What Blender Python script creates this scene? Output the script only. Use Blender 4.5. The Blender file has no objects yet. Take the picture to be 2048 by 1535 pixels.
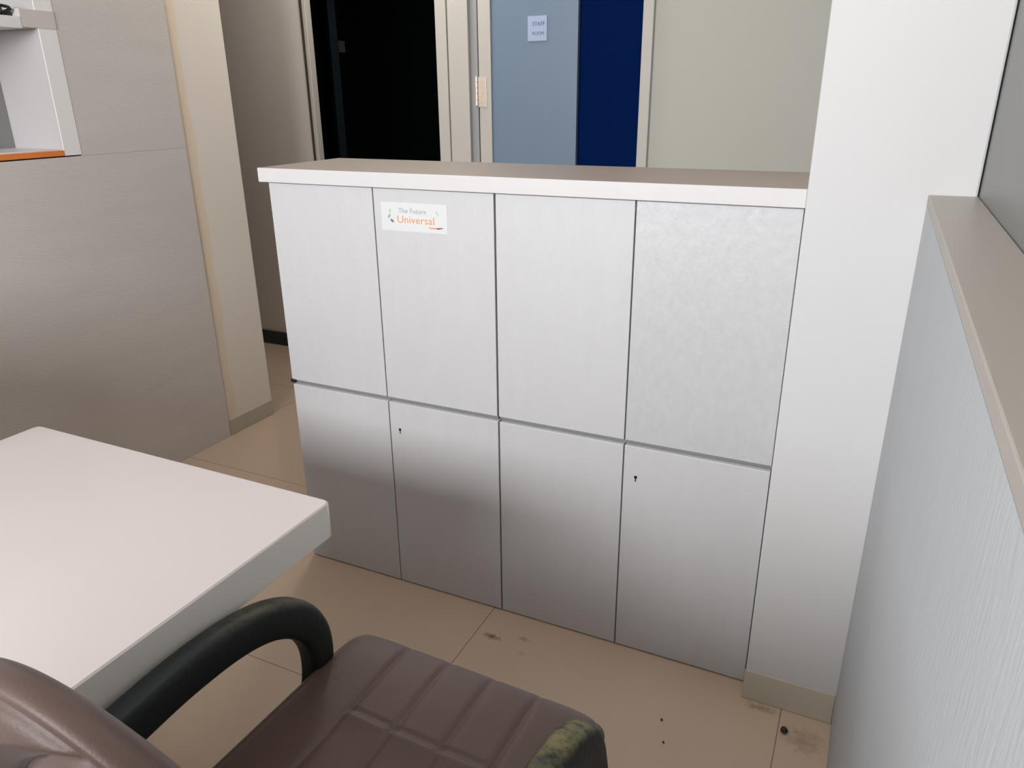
import bpy, bmesh, math, random
from mathutils import Vector, Matrix, noise

S = bpy.context.scene
C = S.collection
R = math.radians
random.seed(4)

# ------------------------------------------------------------------ camera
def make_camera():
    yaw, pitch, roll, f = 0.4458, 0.3661, -0.0095, 1503.7
    cy, sy = math.cos(yaw), math.sin(yaw)
    fwd = Vector((-sy*math.cos(pitch), cy*math.cos(pitch), -math.sin(pitch)))
    r = Vector((cy, sy, 0)); u = r.cross(fwd)
    r2 = r*math.cos(roll) + u*math.sin(roll); u2 = r2.cross(fwd)
    cd = bpy.data.cameras.new('camera'); co = bpy.data.objects.new('camera', cd); C.objects.link(co)
    m = Matrix((r2, u2, -fwd)).transposed().to_4x4()
    m.translation = Vector((1.4715, -1.5872, 1.3729))
    co.matrix_world = m
    cd.sensor_width = 36; cd.lens = f/2048*36; cd.clip_start = 0.02
    S.camera = co
make_camera()

# ------------------------------------------------------------------ world, light, exposure
S.view_settings.view_transform = 'Standard'
S.view_settings.look = 'None'
S.view_settings.exposure = 0.0
S.view_settings.gamma = 1.0
S.view_settings.use_curve_mapping = False
w = bpy.data.worlds.new('world'); S.world = w; w.use_nodes = True
w.node_tree.nodes['Background'].inputs[0].default_value = (0.75, 0.85, 1, 1)
w.node_tree.nodes['Background'].inputs[1].default_value = 0.6

def area(name, loc, rot, sx, sy, power, color, spread=180):
    l = bpy.data.lights.new(name, 'AREA'); l.shape = 'RECTANGLE'; l.size = sx; l.size_y = sy
    l.energy = power; l.color = color; l.spread = R(spread)
    o = bpy.data.objects.new(name, l); C.objects.link(o); o.location = loc; o.rotation_euler = rot
    return o
# daylight through the window behind the camera
area('window_light', (0.35, -3.42, 1.90), (R(90), 0, 0), 1.9, 0.8, 142, (0.97, 0.985, 1.0))
# unseen fill lamps, added to brighten the floor, desk and back wall
area('fill_light_near', (1.2, -.45, 2.63), (0, 0, 0), 0.6, 0.6, 5.2, (1.0, 0.93, 0.85))
area('fill_light_far', (-.55, 1.38, 2.63), (0, 0, 0), 0.3, 0.4, 14, (1.0, 0.93, 0.85))

# ------------------------------------------------------------------ helpers
def tag(o, label=None, cat=None, group=None, kind=None):
    if label: o['label'] = label
    if cat: o['category'] = cat
    if group: o['group'] = group
    if kind: o['kind'] = kind
    return o

def thing(name, label, cat, loc=(0, 0, 0), rz=0, group=None):
    o = bpy.data.objects.new(name, None); C.objects.link(o)
    o.location = loc; o.rotation_euler = (0, 0, rz); o.empty_display_size = .1
    return tag(o, label, cat, group)

def obj(name, bm, mats, parent=None, smooth=False):
    me = bpy.data.meshes.new(name)
    bmesh.ops.recalc_face_normals(bm, faces=bm.faces)
    if smooth:
        for f in bm.faces: f.smooth = True
    bm.to_mesh(me); bm.free()
    for m in (mats if isinstance(mats, (list, tuple)) else [mats]): me.materials.append(m)
    o = bpy.data.objects.new(name, me); C.objects.link(o)
    if parent: o.parent = parent
    return o

def struct(name, bm, mats, parent=None, smooth=False):
    o = obj(name, bm, mats, parent, smooth)
    if not parent: o['kind'] = 'structure'
    return o

def box(bm, x0, x1, y0, y1, z0, z1, bev=0, mi=0, seg=2):
    v = [bm.verts.new((x, y, z)) for x in (x0, x1) for y in (y0, y1) for z in (z0, z1)]
    fs = [(0, 1, 3, 2), (4, 6, 7, 5), (0, 4, 5, 1), (2, 3, 7, 6), (0, 2, 6, 4), (1, 5, 7, 3)]
    faces = [bm.faces.new([v[i] for i in f]) for f in fs]
    for f in faces: f.material_index = mi
    if bev:
        es = list({e for f in faces for e in f.edges})
        r = bmesh.ops.bevel(bm, geom=es, offset=bev, segments=seg, profile=.5, affect='EDGES')
        for f in r['faces']: f.material_index = mi
    return bm

def BX(*a, **k):
    return box(bmesh.new(), *a, **k)

def cyl(bm, p0, p1, r0, r1=None, n=24, mi=0, cap=True):
    p0, p1 = Vector(p0), Vector(p1); r1 = r0 if r1 is None else r1
    d = (p1-p0).normalized(); a = d.orthogonal().normalized(); b = d.cross(a)
    A = [bm.verts.new(p0+(a*math.cos(t)+b*math.sin(t))*r0) for t in [2*math.pi*i/n for i in range(n)]]
    B = [bm.verts.new(p1+(a*math.cos(t)+b*math.sin(t))*r1) for t in [2*math.pi*i/n for i in range(n)]]
    for i in range(n):
        f = bm.faces.new((A[i], A[(i+1) % n], B[(i+1) % n], B[i])); f.material_index = mi
    if cap:
        bm.faces.new(A[::-1]).material_index = mi; bm.faces.new(B).material_index = mi
    return bm

def catmull(pts, n=8):
    P = [Vector(p) for p in pts]; P = [2*P[0]-P[1]]+P+[2*P[-1]-P[-2]]; out = []
    for i in range(1, len(P)-2):
        for k in range(n):
            t = k/n
            out.append(.5*((2*P[i])+(-P[i-1]+P[i+1])*t+(2*P[i-1]-5*P[i]+4*P[i+1]-P[i+2])*t*t+(-P[i-1]+3*P[i]-3*P[i+1]+P[i+2])*t**3))
    out.append(P[-2]); return out

def sweep(bm, pts, prof, side, mi=0, n=8):
    """prof(t)-> list of (a,b): a along side, b along the in-plane normal"""
    P = catmull(pts, n); rings = []; N = len(P)
    for i, p in enumerate(P):
        t = (P[min(i+1, N-1)]-P[max(i-1, 0)]).normalized()
        nrm = t.cross(side).normalized()
        rings.append([bm.verts.new(p+side*a+nrm*b) for a, b in prof(i/(N-1))])
    m = len(rings[0])
    for i in range(N-1):
        for j in range(m):
            bm.faces.new((rings[i][j], rings[i][(j+1) % m], rings[i+1][(j+1) % m], rings[i+1][j])).material_index = mi
    bm.faces.new(rings[0][::-1]); bm.faces.new(rings[-1])
    return bm

def tube(bm, pts, r, mi=0, n=6, m=10):
    P = catmull(pts, n); N = len(P); rings = []; a = None
    for i, p in enumerate(P):
        t = (P[min(i+1, N-1)]-P[max(i-1, 0)]).normalized()
        a = t.orthogonal().normalized() if a is None else (a-t*a.dot(t)).normalized()
        b = t.cross(a)
        rings.append([bm.verts.new(p+(a*math.cos(q)+b*math.sin(q))*r) for q in [2*math.pi*k/m for k in range(m)]])
    for i in range(N-1):
        for j in range(m):
            bm.faces.new((rings[i][j], rings[i][(j+1) % m], rings[i+1][(j+1) % m], rings[i+1][j])).material_index = mi
    bm.faces.new(rings[0][::-1]); bm.faces.new(rings[-1])
    return bm

# ------------------------------------------------------------------ materials
def mat(name, col, rough=.5, spec=.5, metal=0, coat=0, noise_amt=0, nscale=8, bump=0, bscale=60, stretch=(1, 1, 1), sheen=0):
    m = bpy.data.materials.new(name); m.use_nodes = True
    nt = m.node_tree; b = nt.nodes['Principled BSDF']
    b.inputs['Base Color'].default_value = (*col, 1); b.inputs['Roughness'].default_value = rough
    b.inputs['Specular IOR Level'].default_value = spec; b.inputs['Metallic'].default_value = metal
    b.inputs['Coat Weight'].default_value = coat; b.inputs['Sheen Weight'].default_value = sheen
    tc = nt.nodes.new('ShaderNodeTexCoord'); mp = nt.nodes.new('ShaderNodeMapping')
    mp.inputs['Scale'].default_value = stretch
    nt.links.new(tc.outputs['Object'], mp.inputs[0])
    n = nt.nodes.new('ShaderNodeTexNoise'); n.inputs['Scale'].default_value = nscale; n.inputs['Detail'].default_value = 5
    nt.links.new(mp.outputs[0], n.inputs['Vector'])
    cr = nt.nodes.new('ShaderNodeMix'); cr.data_type = 'RGBA'
    lo = [c*(1-noise_amt) for c in col]; hi = [min(1, c*(1+noise_amt)) for c in col]
    cr.inputs[6].default_value = (*lo, 1); cr.inputs[7].default_value = (*hi, 1)
    nt.links.new(n.outputs['Fac'], cr.inputs[0]); nt.links.new(cr.outputs[2], b.inputs['Base Color'])
    if bump:
        n2 = nt.nodes.new('ShaderNodeTexNoise'); n2.inputs['Scale'].default_value = bscale; n2.inputs['Detail'].default_value = 3
        nt.links.new(mp.outputs[0], n2.inputs['Vector'])
        bp = nt.nodes.new('ShaderNodeBump'); bp.inputs['Strength'].default_value = bump; bp.inputs['Distance'].default_value = .002
        nt.links.new(n2.outputs['Fac'], bp.inputs['Height']); nt.links.new(bp.outputs[0], b.inputs['Normal'])
    m['nodes_last_col'] = cr.name
    return m

def overlay(m, col, build):
    """mix a second colour over m's base colour with the factor socket build(nt) returns"""
    nt = m.node_tree; b = nt.nodes['Principled BSDF']
    src = b.inputs['Base Color'].links[0].from_socket
    mx = nt.nodes.new('ShaderNodeMix'); mx.data_type = 'RGBA'
    nt.links.new(src, mx.inputs[6]); mx.inputs[7].default_value = (*col, 1)
    nt.links.new(build(nt), mx.inputs[0]); nt.links.new(mx.outputs[2], b.inputs['Base Color'])

def node_math(nt, op, a, b=None, c=None, clamp=False):
    n = nt.nodes.new('ShaderNodeMath'); n.operation = op; n.use_clamp = clamp
    for i, v in enumerate((a, b, c)):
        if v is None: continue
        if isinstance(v, (int, float)): n.inputs[i].default_value = v
        else: nt.links.new(v, n.inputs[i])
    return n.outputs[0]

def obj_xyz(nt):
    tc = nt.nodes.new('ShaderNodeTexCoord'); s = nt.nodes.new('ShaderNodeSeparateXYZ')
    nt.links.new(tc.outputs['Object'], s.inputs[0]); return s.outputs, tc.outputs['Object']

M = {}
M['laminate'] = mat('grey_laminate', (.56, .555, .565), .5, .35, metal=.08, noise_amt=.03, nscale=30, bump=.25, bscale=220, stretch=(1, 1, .25))
M['laminate_wavy'] = mat('grey_laminate_wavy', (.54, .54, .55), .42, .4, metal=.12, noise_amt=.07, nscale=55, bump=.35, bscale=90, stretch=(1, 1, .6))
M['worktop'] = mat('worktop_laminate', (.42, .355, .315), .45, noise_amt=.05, nscale=25, bump=.1, bscale=150, stretch=(.3, 1, 1))
M['worktop_edge'] = mat('worktop_edge_band', (.62, .60, .60), .42, noise_amt=.03, nscale=25)
M['carcass'] = mat('cabinet_carcass', (.22, .22, .23), .6, noise_amt=.05)
M['mid_rail'] = mat('cabinet_middle_rail', (.20, .20, .215), .5)
M['rail'] = mat('cabinet_rail', (.25, .24, .24), .5, noise_amt=.03)
M['dark'] = mat('dark_recess', (.02, .02, .02), .7)
M['desk'] = mat('desk_white_laminate', (.61, .555, .54), .32, noise_amt=.015, nscale=4)
M['desk_edge'] = mat('desk_edge_band', (.82, .79, .74), .4, noise_amt=.02)
M['paint'] = mat('white_paint', (.58, .575, .575), .6, noise_amt=.015, nscale=3, bump=.06, bscale=80)
M['ceiling'] = mat('ceiling_paint', (.38, .36, .34), .8, noise_amt=.01)
M['far_paint'] = mat('room_paint', (.10, .088, .08), .7, noise_amt=.02)
M['cream'] = mat('cream_wall', (.54, .53, .47), .6, noise_amt=.03, nscale=2)
M['grey_wall'] = mat('grey_wall_laminate', (.84, .79, .75), .35, noise_amt=.04, nscale=3)
M['column_l'] = mat('beige_column_paint', (.84, .77, .68), .6, noise_amt=.02, nscale=3)
M['partition'] = mat('grey_partition_laminate', (.66, .61, .58), .45, noise_amt=.05, nscale=18, bump=.3, bscale=260, stretch=(1, .2, 1))
M['skirting'] = mat('skirting_tile', (.52, .47, .38), .3, noise_amt=.04)
M['skirting_dark'] = mat('skirting_black', (.03, .04, .04), .3)
M['frame'] = mat('door_frame_cream', (.58, .55, .50), .5, noise_amt=.02)
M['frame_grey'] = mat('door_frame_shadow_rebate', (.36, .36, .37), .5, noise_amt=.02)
M['frame_brown'] = mat('door_frame_brown_edge', (.10, .07, .05), .5, noise_amt=.02)
M['lowpanel'] = mat('low_partition_fabric', (.45, .475, .50), .6, noise_amt=.05, nscale=14, bump=.35, bscale=160, stretch=(1, 1, .2))
M['ledge'] = mat('low_partition_cap', (.37, .335, .30), .4, noise_amt=.06, nscale=20, stretch=(6, 1, 1))
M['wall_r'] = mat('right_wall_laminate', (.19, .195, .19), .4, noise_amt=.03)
M['white_lam'] = mat('white_shelf_laminate', (.80, .79, .79), .4, noise_amt=.01)
M['side_shaded'] = mat('niche_laminate_shaded', (.56, .53, .53), .4)  # white niche board darkened, its shading is put into the colour
M['strip_lit'] = mat('niche_laminate_lit', (.9, .88, .87), .4)  # front of the same board lightened, its light is put into the colour
M['orange'] = mat('orange_laminate', (.80, .25, .06), .4, noise_amt=.08, nscale=30)
M['black_pu'] = mat('black_armrest', (.012, .016, .017), .42, .4, noise_amt=.1, bump=.3, bscale=120)
M['black_plastic'] = mat('black_plastic', (.015, .015, .016), .4)
M['chrome'] = mat('chrome', (.6, .6, .6), .2, metal=1)
M['steel'] = mat('hinge_steel', (.80, .68, .58), .35, metal=.6, noise_amt=.1, nscale=60)
M['darkroom'] = mat('dark_room_shade', (.004, .010, .012), .6)  # near-black colour stands in for the missing light in these rooms
M['plate'] = mat('switch_plate_grey', (.7, .7, .7), .5)
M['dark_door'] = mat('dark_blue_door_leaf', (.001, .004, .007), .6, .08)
M['blue'] = mat('deep_blue_wall', (.0, .013, .085), .8, .05, noise_amt=.08, nscale=2)
M['bluegrey'] = mat('blue_grey_door', (.18, .25, .345), .4, noise_amt=.05, nscale=3)
M['paper'] = mat('sign_paper', (.42, .50, .68), .6)
M['ink'] = mat('sign_ink', (.10, .14, .26), .6)
M['glass_frame'] = mat('window_frame', (.7, .7, .7), .4)

# floor: 80 cm cream tiles with thin joints and small stains
def floor_mat():
    m = mat('floor_tile', (.58, .445, .335), .2, .5, noise_amt=.05, nscale=2.5)
    nt = m.node_tree
    def joints(nt):
        (x, y, z), _ = obj_xyz(nt)
        def line(c, off):
            f = node_math(nt, 'FRACT', node_math(nt, 'DIVIDE', node_math(nt, 'SUBTRACT', c, off-79.3), .793))
            d = node_math(nt, 'ABSOLUTE', node_math(nt, 'SUBTRACT', f, .5))
            return node_math(nt, 'GREATER_THAN', d, .5-.0012/.793)
        # offset so that joints fall on x = .650 and y = -.445
        a = line(x, .650); b = line(y, -.445)
        return node_math(nt, 'MULTIPLY', node_math(nt, 'MAXIMUM', a, b), .75)
    overlay(m, (.13, .085, .055), joints)
    def spot(cx, cy, rx, ry, amt):
        def fn(nt):
            (x, y, z), vec = obj_xyz(nt)
            n = nt.nodes.new('ShaderNodeTexNoise'); n.inputs['Scale'].default_value = 60; nt.links.new(vec, n.inputs['Vector'])
            dx = node_math(nt, 'DIVIDE', node_math(nt, 'SUBTRACT', x, cx), rx); dy = node_math(nt, 'DIVIDE', node_math(nt, 'SUBTRACT', y, cy), ry)
            d = node_math(nt, 'SQRT', node_math(nt, 'ADD', node_math(nt, 'MULTIPLY', dx, dx), node_math(nt, 'MULTIPLY', dy, dy)))
            d = node_math(nt, 'ADD', d, node_math(nt, 'MULTIPLY', node_math(nt, 'SUBTRACT', n.outputs['Fac'], .5), 1.6))
            return node_math(nt, 'MULTIPLY', node_math(nt, 'SUBTRACT', 1, d, clamp=True), amt)
        return fn
    for s in [(.70, -.112, .030, .014, .9), (.785, -.085, .02, .012, .45), (1.5, -.13, .05, .05, .4), (.80, -.14, .015, .01, .3), (1.40, -.07, .05, .015, .5)]:
        overlay(m, (.16, .09, .04), spot(*s))
    return m
M['floor'] = floor_mat()

# stained left margin of the beige column (old adhesive), object space = world space
def stain(nt):
    (x, y, z), vec = obj_xyz(nt)
    n = nt.nodes.new('ShaderNodeTexNoise'); n.inputs['Scale'].default_value = 5; nt.links.new(vec, n.inputs['Vector'])
    e = node_math(nt, 'ADD', y, node_math(nt, 'MULTIPLY', n.outputs['Fac'], .05))
    return node_math(nt, 'MULTIPLY', node_math(nt, 'LESS_THAN', e, .652), .5)
overlay(M['column_l'], (.86, .66, .44), stain)

# brown-mauve leatherette
M['leather'] = mat('mauve_leatherette', (.098, .058, .048), .48, .45, sheen=.12, noise_amt=.12, nscale=9, bump=.15, bscale=350)
M['leather'].node_tree.nodes['Principled BSDF'].inputs['Coat Roughness'].default_value = .4
M['leather_seam'] = mat('leatherette_piping', (.05, .035, .03), .5)
# greenish dust over black armrest pads
def dusty():
    m = mat('dusty_armrest', (.014, .018, .018), .5, .3, bump=.5, bscale=90)
    def fn(nt):
        _, vec = obj_xyz(nt)
        g = nt.nodes.new('ShaderNodeNewGeometry'); s = nt.nodes.new('ShaderNodeSeparateXYZ'); nt.links.new(g.outputs['Normal'], s.inputs[0])
        (x, y, z), _ = obj_xyz(nt)
        n = nt.nodes.new('ShaderNodeTexNoise'); n.inputs['Scale'].default_value = 45; n.inputs['Detail'].default_value = 8; n.inputs['Roughness'].default_value = .75
        nt.links.new(vec, n.inputs['Vector'])
        up = node_math(nt, 'MULTIPLY', node_math(nt, 'SUBTRACT', s.outputs[2], .25), 1.6, clamp=True)
        fr = node_math(nt, 'MULTIPLY', node_math(nt, 'SUBTRACT', y, -.06), 9, clamp=True)
        k = node_math(nt, 'MULTIPLY', node_math(nt, 'SUBTRACT', n.outputs['Fac'], .36), 5, clamp=True)
        return node_math(nt, 'MULTIPLY', node_math(nt, 'MULTIPLY', up, fr), k)
    return m, fn
M['armL'], fn = dusty(); overlay(M['armL'], (.075, .07, .045), fn)
M['armR'], fn = dusty(); overlay(M['armR'], (.20, .18, .075), fn)

# ------------------------------------------------------------------ the setting
ZC = 2.65
struct('floor', BX(-3, 1.75, -3.4, 4.0, -.1, 0), M['floor'])
struct('ceiling', BX(-3, 1.75, -3.4, 4.0, ZC, ZC+.1), M['ceiling'])
struct('wall_far_left', BX(-3.1, -3, -3.4, 4.0, 0, ZC), M['far_paint'])
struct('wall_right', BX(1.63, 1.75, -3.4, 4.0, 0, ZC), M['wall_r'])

# wall behind the camera with the window opening
bm = bmesh.new(); y0, y1 = -3.4, -3.3
box(bm, -3, 1.63, y0, y1, 0, 1.5); box(bm, -3, 1.63, y0, y1, 2.3, ZC)
box(bm, -3, -.6, y0, y1, 1.5, 2.3); box(bm, 1.3, 1.63, y0, y1, 1.5, 2.3)
struct('wall_front', bm, M['far_paint'])
bm = bmesh.new()
for z in (1.5, 2.27): box(bm, -.6, 1.3, -3.38, -3.33, z, z+.03)
for x in (-.6, .335, 1.27): box(bm, x, x+.03, -3.38, -3.33, 1.53, 2.27)
struct('window_1', bm, M['glass_frame'])

# back wall, two doorways
BY = 1.68; BT = 1.76; DH = 2.15
bm = bmesh.new()
box(bm, -3, -1.225, BY, BT, 0, ZC, mi=0)
box(bm, -1.225, -.285, BY, BT, DH, ZC, mi=0)
box(bm, -.285, .562, BY, BT, DH, ZC, mi=1)
box(bm, .562, 1.63, BY, BT, 0, ZC, mi=1)
struct('wall_back', bm, [M['grey_wall'], M['cream']])
struct('baseboard_back', BX(-3, -1.225, BY-.012, BY, 0, .08, bev=.002), M['skirting_dark'])

# door_1: cased opening to a dark room
bm = bmesh.new()
box(bm, -1.225, -1.206, BY-.006, BY+.025, 0, DH, mi=1)
box(bm, -1.206, -1.184, BY-.012, BY+.030, 0, DH-.045, bev=.003, mi=0)
box(bm, -.450, -.393, BY-.02, BT+.03, 0, DH-.045, bev=.003, mi=0)
box(bm, -.391, -.287, BY-.012, BT, 0, DH-.045, bev=.003, mi=2)
box(bm, -1.206, -.287, BY-.02, BT+.03, DH-.045, DH, bev=.003, mi=0)
d1 = struct('door_1', bm, [M['frame'], M['frame_brown'], M['frame']])
# dark leaf swung back into the dark room
bm = BX(0, .70, -.02, .02, 0.01, DH-.06, bev=.003)
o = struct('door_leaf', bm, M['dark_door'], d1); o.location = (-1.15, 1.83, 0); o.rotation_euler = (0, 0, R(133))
# dark room shell
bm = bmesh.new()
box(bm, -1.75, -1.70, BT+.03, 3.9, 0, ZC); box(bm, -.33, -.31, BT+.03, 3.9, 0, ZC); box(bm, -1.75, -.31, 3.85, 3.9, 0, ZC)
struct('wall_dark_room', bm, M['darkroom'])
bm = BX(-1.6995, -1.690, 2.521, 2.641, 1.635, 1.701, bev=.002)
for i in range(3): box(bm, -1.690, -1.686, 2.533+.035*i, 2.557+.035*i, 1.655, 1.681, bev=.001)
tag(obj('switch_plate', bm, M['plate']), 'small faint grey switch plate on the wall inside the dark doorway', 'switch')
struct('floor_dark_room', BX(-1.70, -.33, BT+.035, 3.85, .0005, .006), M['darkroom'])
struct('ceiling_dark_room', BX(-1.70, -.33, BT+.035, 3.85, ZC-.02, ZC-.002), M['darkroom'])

# door_2: cream frame, blue-grey fixed leaf at left, open at right to the deep blue room
bm = bmesh.new()
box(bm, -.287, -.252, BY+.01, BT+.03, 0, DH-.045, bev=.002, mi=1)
box(bm, .517, .562, BY-.02, BT+.03, 0, DH-.045, bev=.003, mi=0)
box(bm, -.287, .562, BY-.02, BT+.03, DH-.045, DH, bev=.003, mi=0)
d2 = struct('door_2', bm, [M['frame'], M['frame_grey']])
struct('door_stile', BX(-.238, -.176, BY-.008, BY+.032, .01, DH-.05, bev=.003), M['frame'], d2)
leaf = struct('door_leaf', BX(-.176, .233, BY+.002, BY+.026, .01, DH-.05, bev=.002), M['bluegrey'], d2)
bm = bmesh.new()
box(bm, -.262, -.246, BY-.006, BY+.006, 1.331, 1.455, mi=0)
box(bm, -.242, -.200, BY-.0115, BY-.008, 1.325, 1.452, bev=.001, mi=0)
for z in (1.333, 1.358, 1.383, 1.408, 1.433): cyl(bm, (-.247, BY-.012, z), (-.247, BY-.012, z+.021), .0095, n=16)
for z in (1.345, 1.388, 1.435): cyl(bm, (-.222, BY-.014, z), (-.222, BY-.012, z), .004, n=10)
struct('door_hinge', bm, M['steel'], d2)
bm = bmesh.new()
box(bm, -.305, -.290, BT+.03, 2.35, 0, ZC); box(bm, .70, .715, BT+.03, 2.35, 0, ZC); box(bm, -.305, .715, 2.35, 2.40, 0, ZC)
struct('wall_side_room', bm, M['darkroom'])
o = struct('door_panel', BX(0, .283, -.012, .012, .01, DH-.05, bev=.002), M['blue'], d2); o.location = (.222, BY+.043, 0); o.rotation_euler = (0, 0, R(20))

# text helper -> one mesh with materials
def text_into(bm, s, size, loc, mi, depth=.0004, align='CENTER', shear=0, sx=1):
    cu = bpy.data.curves.new('t', 'FONT'); cu.body = s; cu.size = size; cu.extrude = depth; cu.align_x = align; cu.shear = shear; cu.resolution_u = 3
    to = bpy.data.objects.new('t', cu); C.objects.link(to)
    dg = bpy.context.evaluated_depsgraph_get(); me = bpy.data.meshes.new_from_object(to.evaluated_get(dg))
    mt = Matrix.Translation(loc) @ Matrix.Rotation(R(90), 4, 'X') @ Matrix.Diagonal((sx, 1, 1, 1)); me.transform(mt)
    old = set(bm.faces); bm.from_mesh(me)
    for f in bm.faces:
        if f not in old: f.material_index = mi
    bpy.data.objects.remove(to); bpy.data.curves.remove(cu); bpy.data.meshes.remove(me)

bm = BX(.002, .092, BY-.001, BY+.002, 1.592, 1.690, bev=.0005)
text_into(bm, 'STAFF', .022, (.053, BY-.0012, 1.652), 1)
text_into(bm, 'ROOM', .018, (.051, BY-.0012, 1.616), 1)
tag(obj('door_sign', bm, [M['paper'], M['ink']]), 'small pale square sign with two lines of blurred text on the blue-grey door', 'sign')

# grey partition on the left with a niche, stained beige column behind it
PX = -.918
bm = bmesh.new()
JY = .142
box(bm, -1.30, PX, -3.3, .572, 0, 1.2)                       # lower part
box(bm, -1.30, PX, JY, .574, 1.2005, ZC)                     # upper part right of the niche
box(bm, -1.30, -1.19, -3.3, JY, 1.2005, ZC)                  # behind the niche
box(bm, -1.19, PX, -3.3, -1.2, 1.2005, ZC)
box(bm, -1.19, PX, -1.2, JY, 2.1, ZC)
struct('wall_left', bm, M['partition'])
struct('wall_column_left', BX(-1.30, -.925, .576, .846, 0, ZC, bev=.003), M['column_l'])
struct('baseboard_left', BX(-.927, -.9215, .577, .846, 0.001, .070, bev=.001), M['skirting'])

# white shelf unit in the niche
t = thing('niche_shelf', 'white shelf unit with an orange bottom edge set into the grey partition', 'shelf', (-1.05, -.5, 1.202))
def P(name, bm, m, par=t, smooth=False):
    bm.transform(Matrix.Translation((1.05, .5, -1.202))); return obj(name, bm, m, par, smooth)
P('side_board', BX(-1.185, PX-.0035, .082, JY-.001, 1.204, 2.09), M['side_shaded'])
P('front_strip', BX(PX-.003, PX+.001, .082, JY-.001, 1.204, 2.09, bev=.0005), M['strip_lit'])['label'] = 'white front strip, lightened to look lit'
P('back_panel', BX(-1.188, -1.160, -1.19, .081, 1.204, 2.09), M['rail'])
P('bottom_board', BX(-1.159, PX-.02, -1.19, .081, 1.204, 1.224), M['white_lam'])
P('edge_strip', BX(PX-.019, PX+.0015, -1.19, .081, 1.204, 1.221, bev=.001), M['orange'])['label'] = 'orange edge strip'
P('shelf_board', BX(-1.159, PX+.004, -1.19, .030, 1.574, 1.606, bev=.001), M['white_lam'])
P('shelf_end', BX(-1.159, PX+.003, .0305, JY-.0005, 1.578, 1.628, bev=.001), M['partition'])['label'] = 'grey block standing in for shade at the shelf end'  # grey piece modelled in place of shade at the shelf end

# tangled black cable on the shelf
bm = bmesh.new(); pts = []
for i in range(46):
    a = i*.95
    pts.append((-.965+.022*math.cos(a*1.3)+.012*math.sin(a*2.7), -.04+.045*math.sin(a*.61)+.02*math.cos(a*2.1), 1.6125+.013*(1+math.sin(a*1.7+.4))))
tube(bm, pts, .0028, n=6, m=8)
box(bm, -.985, -.945, .000, .028, 1.607, 1.620, bev=.004)
tag(obj('cable_coil', bm, M['black_plastic'], smooth=True), 'tangled black cable lying on the white shelf at the top left', 'cable')

# right column
struct('wall_column_right', BX(1.352, 1.628, -.05, .34, 0, ZC, bev=.004), M['paint'])
struct('baseboard_right', BX(1.3505, 1.552, -.054, -.0495, .001, .083, bev=.001), M['skirting'])

# low partition with its cap
t = thing('low_partition', 'low pale blue-grey partition with a grey cap running beside the white column', 'partition', (1.59, -1.6, 0))
def P2(name, bm, m):
    bm.transform(Matrix.Translation((-1.59, 1.6, 0))); return obj(name, bm, m, t)
P2('panel', BX(1.553, 1.629, -3.29, -.051, .001, 1.187), M['lowpanel'])
P2('cap', BX(1.5525, 1.629, -3.29, -.051, 1.1875, 1.2035, bev=.0015), M['ledge'])['label'] = 'grey laminate cap'

# unseen low panels, added to shade the cabinets and the left wall
t = thing('low_partition', 'unseen low grey panel added behind the office chair to shade the cabinets', 'partition', (1.17, -1.82, 0))
obj('panel', BX(-.42, .10, -.03, .03, .001, 1.15, bev=.002), M['rail'], t)
t = thing('low_partition', 'unseen low grey panel added beside the white desk to shade the left wall', 'partition', (-.51, -1.30, 0))
obj('panel', BX(-.405, .41, -.03, .03, .001, 1.10, bev=.002), M['rail'], t)  # added out of view, keeps window light off the lower left wall
# ------------------------------------------------------------------ cabinets
def cabinet(name, label, xs, y, z0, z1, rails, lock_on, sticker=None, wavy=None, plinth=False):
    """xs: x of left edge, middle joint, right edge; fronts at y"""
    t = thing(name, label, 'cabinet', ((xs[0]+xs[2])/2, y+.16, z0), group=None)
    ox, oy, oz = t.location
    def Q(nm, bm, m, par=t):
        bm.transform(Matrix.Translation((-ox, -oy, -oz))); return obj(nm, bm, m, par)
    Q('body', BX(xs[0]+.001, xs[2]-.001, y+.0185, y+.325, z0, z1, bev=.001), M['carcass'])
    g = .0016
    if rails[0]: Q('bottom_rail', BX(xs[0]+.002, xs[2]-.0005, y+.006, y+.0184, z0, z0+rails[0]-.0008), M['mid_rail'])
    for k in range(2):
        a, b = xs[k]+(g if k else .0012), xs[k+1]-(g if k == 0 else .0012)
        d = Q('door', BX(a, b, y, y+.018, z0+rails[0], z1-rails[1], bev=.0012), M['laminate_wavy'] if wavy == k else M['laminate'])
        if lock_on == k:
            bm = bmesh.new()
            cyl(bm, (a+.031, y-.0006, .5085), (a+.031, y+.004, .5085), .0042, n=14)
            bm2 = box(bm, a+.0296, a+.0324, y-.0006, y+.004, .4965, .508)
            Q('keyhole', bm, M['dark'], d)
        if sticker and k == 1: sticker(d, Q)
    return t

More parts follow.
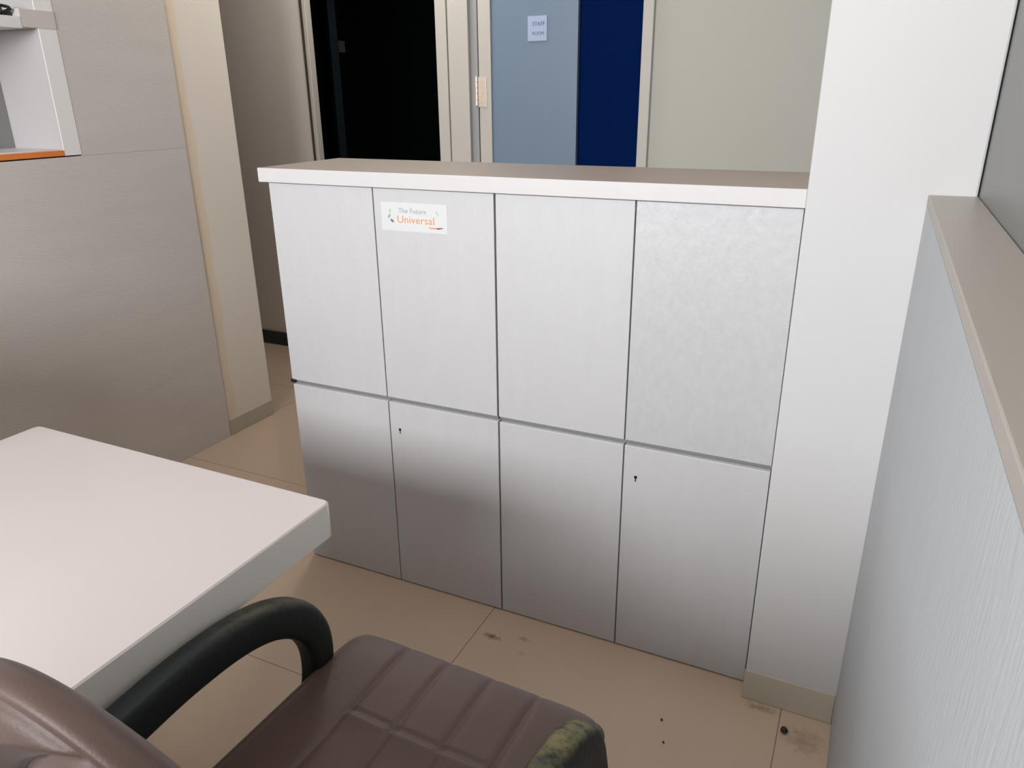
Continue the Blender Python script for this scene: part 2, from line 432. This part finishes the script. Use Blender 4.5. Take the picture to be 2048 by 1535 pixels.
def make_sticker(door, Q):
    Y = UY
    bm = BX(.349, .540, Y-.0008, Y+.0002, 1.0585, 1.1285)
    text_into(bm, 'The Future', .017, (.441, Y-.0009, 1.1035), 1, depth=.0002, sx=1.05)
    text_into(bm, 'Universal', .026, (.450, Y-.0009, 1.0790), 2, depth=.0002, sx=1.12)
    # leaf marks at left, swoosh below right
    def blob(cx, cz, rx, rz, ang, mi):
        vs = [bm.verts.new((cx+rx*math.cos(a)*math.cos(ang)-rz*math.sin(a)*math.sin(ang), Y-.0011, cz+rx*math.cos(a)*math.sin(ang)+rz*math.sin(a)*math.cos(ang))) for a in [2*math.pi*i/14 for i in range(14)]]
        bm.faces.new(vs).material_index = mi
    blob(.373, 1.094, .006, .003, .9, 1); blob(.381, 1.083, .006, .0035, -.6, 3); blob(.376, 1.107, .007, .003, 1.2, 4)
    blob(.512, 1.107, .007, .0025, -.9, 4); blob(.503, 1.0705, .018, .0018, -.05, 2); blob(.519, 1.0715, .010, .0016, .1, 3)
    Q('sticker', bm, [M['st_white'], M['st_green'], M['st_orange'], M['st_grey'], M['st_pale']], door)['label'] = 'white sticker with faded orange and green print'
M['st_white'] = mat('sticker_white', (.66, .66, .67), .4)
M['st_green'] = mat('sticker_green', (.28, .38, .35), .5)
M['st_orange'] = mat('sticker_orange', (.72, .30, .12), .5)
M['st_grey'] = mat('sticker_grey', (.2, .18, .17), .5)
M['st_pale'] = mat('sticker_pale_green', (.42, .60, .44), .5)

UY = .008; ZM = .588
cabinet('storage_cabinet', 'lower left two-door grey cabinet, standing on the floor nearest the desk', (0, .334, .673), 0, .004, ZM, (.0, .0), 1)
cabinet('storage_cabinet', 'lower right two-door grey cabinet, on the floor beside the white column', (.6752, 1.0095, 1.3475), 0, .004, ZM, (.0, .0), 1)
cabinet('storage_cabinet', 'upper left two-door grey cabinet with a small white sticker on one door', (-.010, .326, .667), UY, ZM+.0015, 1.162, (.009, .001), -1, sticker=make_sticker)
cabinet('storage_cabinet', 'upper right two-door grey cabinet with a mottled right door beside the white column', (.6695, 1.0075, 1.3475), UY, ZM+.0015, 1.162, (.009, .001), -1, wavy=1)
# thin bumper at the left end of the joint is part of the upper left cabinet
t = [o for o in C.objects if o.get('label', '').startswith('upper left')][0]
bm = BX(-.0125, .003, UY-.003, UY+.012, ZM+.0016, ZM+.0125, bev=.001); bm.transform(Matrix.Translation(-t.location)); obj('bumper', bm, M['black_plastic'], t)['label'] = 'small black corner bumper'
worktop_bm = BX(-.030, 1.349, UY-.014, .345, 1.1635, 1.2, bev=.0015)
for f in worktop_bm.faces:
    if f.calc_center_median().z > 1.1999: f.material_index = 1
tag(obj('worktop', worktop_bm, [M['worktop_edge'], M['worktop']]), 'grey laminate worktop lying over the four grey cabinets', 'worktop')

# ------------------------------------------------------------------ desk
DZ = .738
t = thing('desk', 'white desk with a thick top in the left foreground', 'desk', (.33, -1.4, 0))
def P3(name, bm, m):
    bm.transform(Matrix.Translation((-.33, 1.4, 0))); return obj(name, bm, m, t, True)
def slab():
    bm = bmesh.new(); r = .012; x0, x1, y0, y1 = -.045, .714, -2.1, -.714
    loop = []
    for cx, cy, a0 in ((x1-r, y1-r, 0), (x0+r, y1-r, 90), (x0+r, y0+r, 180), (x1-r, y0+r, 270)):
        for k in range(7):
            a = R(a0+15*k); loop.append((cx+r*math.cos(a), cy+r*math.sin(a)))
    e = .0025; layers = []
    for z, ins in ((DZ-.066, e), (DZ-.066+e, 0), (DZ-e, 0), (DZ, e)):
        cx, cy = (x0+x1)/2, (y0+y1)/2
        layers.append([bm.verts.new((x-math.copysign(ins, x-cx), y-math.copysign(ins, y-cy), z)) for x, y in loop])
    n = len(loop)
    for i in range(3):
        for j in range(n):
            f = bm.faces.new((layers[i][j], layers[i][(j+1) % n], layers[i+1][(j+1) % n], layers[i+1][j]))
            f.material_index = 1 if i < 2 else 0
    bm.faces.new(layers[0][::-1]).material_index = 1; bm.faces.new(layers[-1])
    return bm
top = P3('desk_top', slab(), [M['desk'], M['desk_edge']])
for f in top.data.polygons: f.use_smooth = len(f.vertices) == 4 and f.area < .001
for nm, b in (('side_panel', (-.030, -.006, -2.05, -.80, .002, DZ-.067)), ('end_panel', (-.005, .66, -2.05, -2.03, .002, DZ-.067)), ('pedestal', (.0, .22, -2.02, -1.55, .05, DZ-.067))):
    o = P3(nm, BX(*b, bev=.001), M['desk'])
    for f in o.data.polygons: f.use_smooth = False

# ------------------------------------------------------------------ chair (local frame: x right, y forward)
ch = thing('office_chair', 'mauve-brown padded office chair with black loop armrests beside the white desk', 'chair', (.9786, -.983, 0), R(-2))

def closed_sheet(nx, ny, top, bot):
    bm = bmesh.new()
    T = [[bm.verts.new(top(i/nx, j/ny)) for i in range(nx+1)] for j in range(ny+1)]
    B = [[(T[j][i] if (i in (0, nx) or j in (0, ny)) else bm.verts.new(bot(i/nx, j/ny))) for i in range(nx+1)] for j in range(ny+1)]
    for j in range(ny):
        for i in range(nx):
            bm.faces.new((T[j][i], T[j][i+1], T[j+1][i+1], T[j+1][i]))
            try: bm.faces.new((B[j][i], B[j+1][i], B[j+1][i+1], B[j][i+1]))
            except ValueError: pass
    return bm

def groove(d, w=.0045): return math.exp(-(d/w)**2)
SEAMS = (-.122, -.041, .041, .122)

def seat_xy(u, v):
    X, Y = 2*u-1, 2*v-1
    # square to rounded-square map
    k = .035
    x = X*(.237) ; y = Y*.2525+.0095
    # pull the corners in
    c = (abs(X)**8)*(abs(Y)**8)
    return x*(1-.045*c)-.002, y*(1-.045*c), X, Y
def seat_top(u, v):
    # concentrate samples at the rim
    u = .5+.5*math.sin((u-.5)*math.pi)*.55+(u-.5)*.45; v = .5+.5*math.sin((v-.5)*math.pi)*.3+(v-.5)*.7
    x, y, X, Y = seat_xy(u, v)
    fx = max(0, 1-abs(X)**14)**.5; fy = max(0, 1-abs(Y)**14)**.5
    z = .475 + .034*fx*fy
    z -= .005*max(0, (Y-.55)/.45)**2                      # waterfall
    z -= .010*(1-X*X)*(1-max(0, Y)**2)                    # slight dish
    inner = abs(x) < .122 and y < .088
    d = min(abs(x-s) for s in SEAMS)
    puff = .0018*min(1, d/.012)
    fade = fx*fy
    z -= .003*groove(abs(x+.002)-.219, .003)*fy
    z += fade*(puff - .003*groove(d, .0028))
    if abs(x) < .1235:
        z += fade*(-.006*groove(y-.088, .004) + (.006*math.exp(-((.088-y)/.03)) if y < .088 else 0))
    return x, y, z
def seat_bot(u, v):
    x, y, z = seat_top(u, v); return x, y, .475-.045*(max(0, 1-abs(2*u-1)**8)*max(0, 1-abs(2*v-1)**8))**.5
bm = closed_sheet(150, 120, seat_top, seat_bot)
obj('seat', bm, M['leather'], ch, True)
# piping round the seat rim
def rimpts(n=64):
    out = []
    for i in range(n+1):
        a = 2*math.pi*i/n; c, s = math.cos(a), math.sin(a)
        e = 2/15
        out.append((-.002+.2365*math.copysign(abs(c)**e, c), .2525*math.copysign(abs(s)**e, s)+.0095, .476-(.005 if s > 0 else 0)*max(0, (abs(s)**e*(1 if s > 0 else -1)-.55)/.45)**2))
    return out
bm = bmesh.new(); tube(bm, rimpts(), .0035, n=3, m=8)
obj('piping', bm, M['leather_seam'], ch, True)
obj('seat_pan', BX(-.215, .215, -.22, .21, .395, .428, bev=.012), M['black_plastic'], ch, False)

# backrest: x across, h up; back face toward -y
BZ0, BHW = .52, .235
def bx_(u): return -BHW+2*BHW*u
def ztop(x): return .986-3.0*x*x*(1 if abs(x) < .15 else 1)-.09*(abs(x)/BHW)**10
def centre_y(x, z): return -.272-.006*(1-(x/BHW)**2)-.20*(z-.52)
def edge(u, v):
    X, Y = 2*u-1, 2*v-1
    return max(0, 1-abs(X)**10)**.5*max(0, 1-abs(Y)**16)**.5
def rim(u): return .5+.5*(.5*math.sin((u-.5)*math.pi)+(u-.5))
def back_pt(u, v, sgn):
    u, v = rim(u), rim(v)
    x = bx_(u); zt = ztop(x); z0 = BZ0+.03*(abs(x)/BHW)**6; z = z0+(zt-z0)*v
    e = edge(u, v)
    band = zt-.011                                   # seam under the top roll
    lens = .957-5.2*(x-.09)**2                       # arched seam of the side channel
    low = .957-5.2*(x+.23)**2
    d1 = abs(z-band); d2 = abs(z-lens)*.75
    d = min(d1, d2) if z < band+.002 else d1
    t = .022*e
    if sgn < 0:
        t += e*.016*math.sin(min(1, d/.05)*math.pi/2)**.8*(1 if z < band else .4)
        t -= e*.0035*groove(d, .0035)
    return x, centre_y(x, z)+sgn*t, z
bm = closed_sheet(190, 150, lambda u, v: back_pt(u, v, -1), lambda u, v: back_pt(u, v, 1))
obj('backrest', bm, M['leather'], ch, True)
# back support bar
bm = bmesh.new()
sweep(bm, [(0, -.10, .385), (0, -.24, .375), (0, -.335, .41), (0, -.345, .50), (0, -.372, .64)], lambda t: [(-.035, -.006), (.035, -.006), (.035, .006), (-.035, .006)], Vector((1, 0, 0)))
obj('back_support', bm, M['black_plastic'], ch, False)

def arm(sx, m):
    ax = .2395 if sx < 0 else .243; dz = 0 if sx < 0 else -.03
    pts = [(sx*ax, -.252, .655), (sx*ax, -.183, .664), (sx*ax, -.092, .667), (sx*ax, -.003, .661), (sx*ax, .065, .643), (sx*ax, .118, .607), (sx*ax, .147, .555), (sx*(ax+.004), .154, .490), (sx*(ax+.006), .135, .43), (sx*(ax+.004), .07, .385), (sx*(ax-.01), -.03, .370)]
    pts = [(x+(.008 if y < -.15 else .003 if y < -.05 else 0)*(-sx), y, z+(dz if z > .4 else 0)) for x, y, z in pts]
    def prof(t):
        wd = .021 if t > .6 else .0215; h = .030 if t < .5 else .030-.012*min(1, (t-.5)/.4)
        out = []
        for k in range(20):
            a = 2*math.pi*k/20; c, s = math.cos(a), math.sin(a)
            out.append((wd*math.copysign(abs(c)**.55, c), h*math.copysign(abs(s)**.55, s)))
        return out
    bm = bmesh.new(); sweep(bm, pts, prof, Vector((1, 0, 0)), n=10)
    return obj('armrest', bm, m, ch, True)
a1 = arm(-1, M['armL']); a2 = arm(1, M['armR'])
a1['label'] = 'left armrest, black with a little dust'; a2['label'] = 'right armrest, black with thick olive dust on its front'
# gas column, star base, castors
bm = bmesh.new(); cyl(bm, (0, 0, .10), (0, 0, .25), .028); cyl(bm, (0, 0, .25), (0, 0, .40), .015)
obj('gas_column', bm, M['black_plastic'], ch)
bm = bmesh.new(); box(bm, -.08, .08, -.10, .08, .365, .396, bev=.005); obj('tilt_mechanism', bm, M['black_plastic'], ch)
bm = bmesh.new(); cyl(bm, (0, 0, .085), (0, 0, .125), .045, .035)
for k in range(5):
    a = R(90+72*k)
    d = Vector((math.cos(a), math.sin(a), 0))
    sweep(bm, [d*.03+Vector((0, 0, .105)), d*.15+Vector((0, 0, .095)), d*.29+Vector((0, 0, .072))], lambda t: [(-.022+.008*t, -.012), (.022-.008*t, -.012), (.018-.006*t, .012), (-.018+.006*t, .012)], Vector((-d.y, d.x, 0)), n=4)
base = obj('star_base', bm, M['black_plastic'], ch)
for k in range(5):
    a = R(90+72*k); d = Vector((math.cos(a), math.sin(a), 0)); s = Vector((-d.y, d.x, 0)); c = d*.285+Vector((0, 0, .025))
    bm = bmesh.new()
    cyl(bm, c-s*.022, c-s*.006, .0245, n=20); cyl(bm, c+s*.006, c+s*.022, .0245, n=20)
    cyl(bm, c-s*.006, c+s*.006, .010, n=10); cyl(bm, c+Vector((0, 0, .005)), c+Vector((0, 0, .05)), .006, n=10)
    obj('castor', bm, M['black_plastic'], base)

# ------------------------------------------------------------------ litter on the floor
def crumb(x, y, r, label, mt, sz=1):
    bm = bmesh.new(); bmesh.ops.create_icosphere(bm, subdivisions=3, radius=r)
    for v in bm.verts:
        n = noise.noise(v.co*(1.2/r)+Vector((x*9, y*7, 0)))
        v.co *= 1+.25*n; v.co.z *= sz
    o = obj('crumb', bm, mt, smooth=True); o.location = (x, y, -min(v.co.z for v in o.data.vertices))
    return tag(o, label, 'debris')
crumb(1.457, -.124, .0085, 'black pellet lying on the floor in front of the white column', M['black_plastic'], .8)
crumb(1.193, -.207, .0028, 'tiny dark crumb on the floor in front of the lower right cabinet, nearer the cabinet', M['black_plastic'])
crumb(1.214, -.270, .0024, 'tiny dark crumb on the floor in front of the lower right cabinet, farther out', M['black_plastic'])
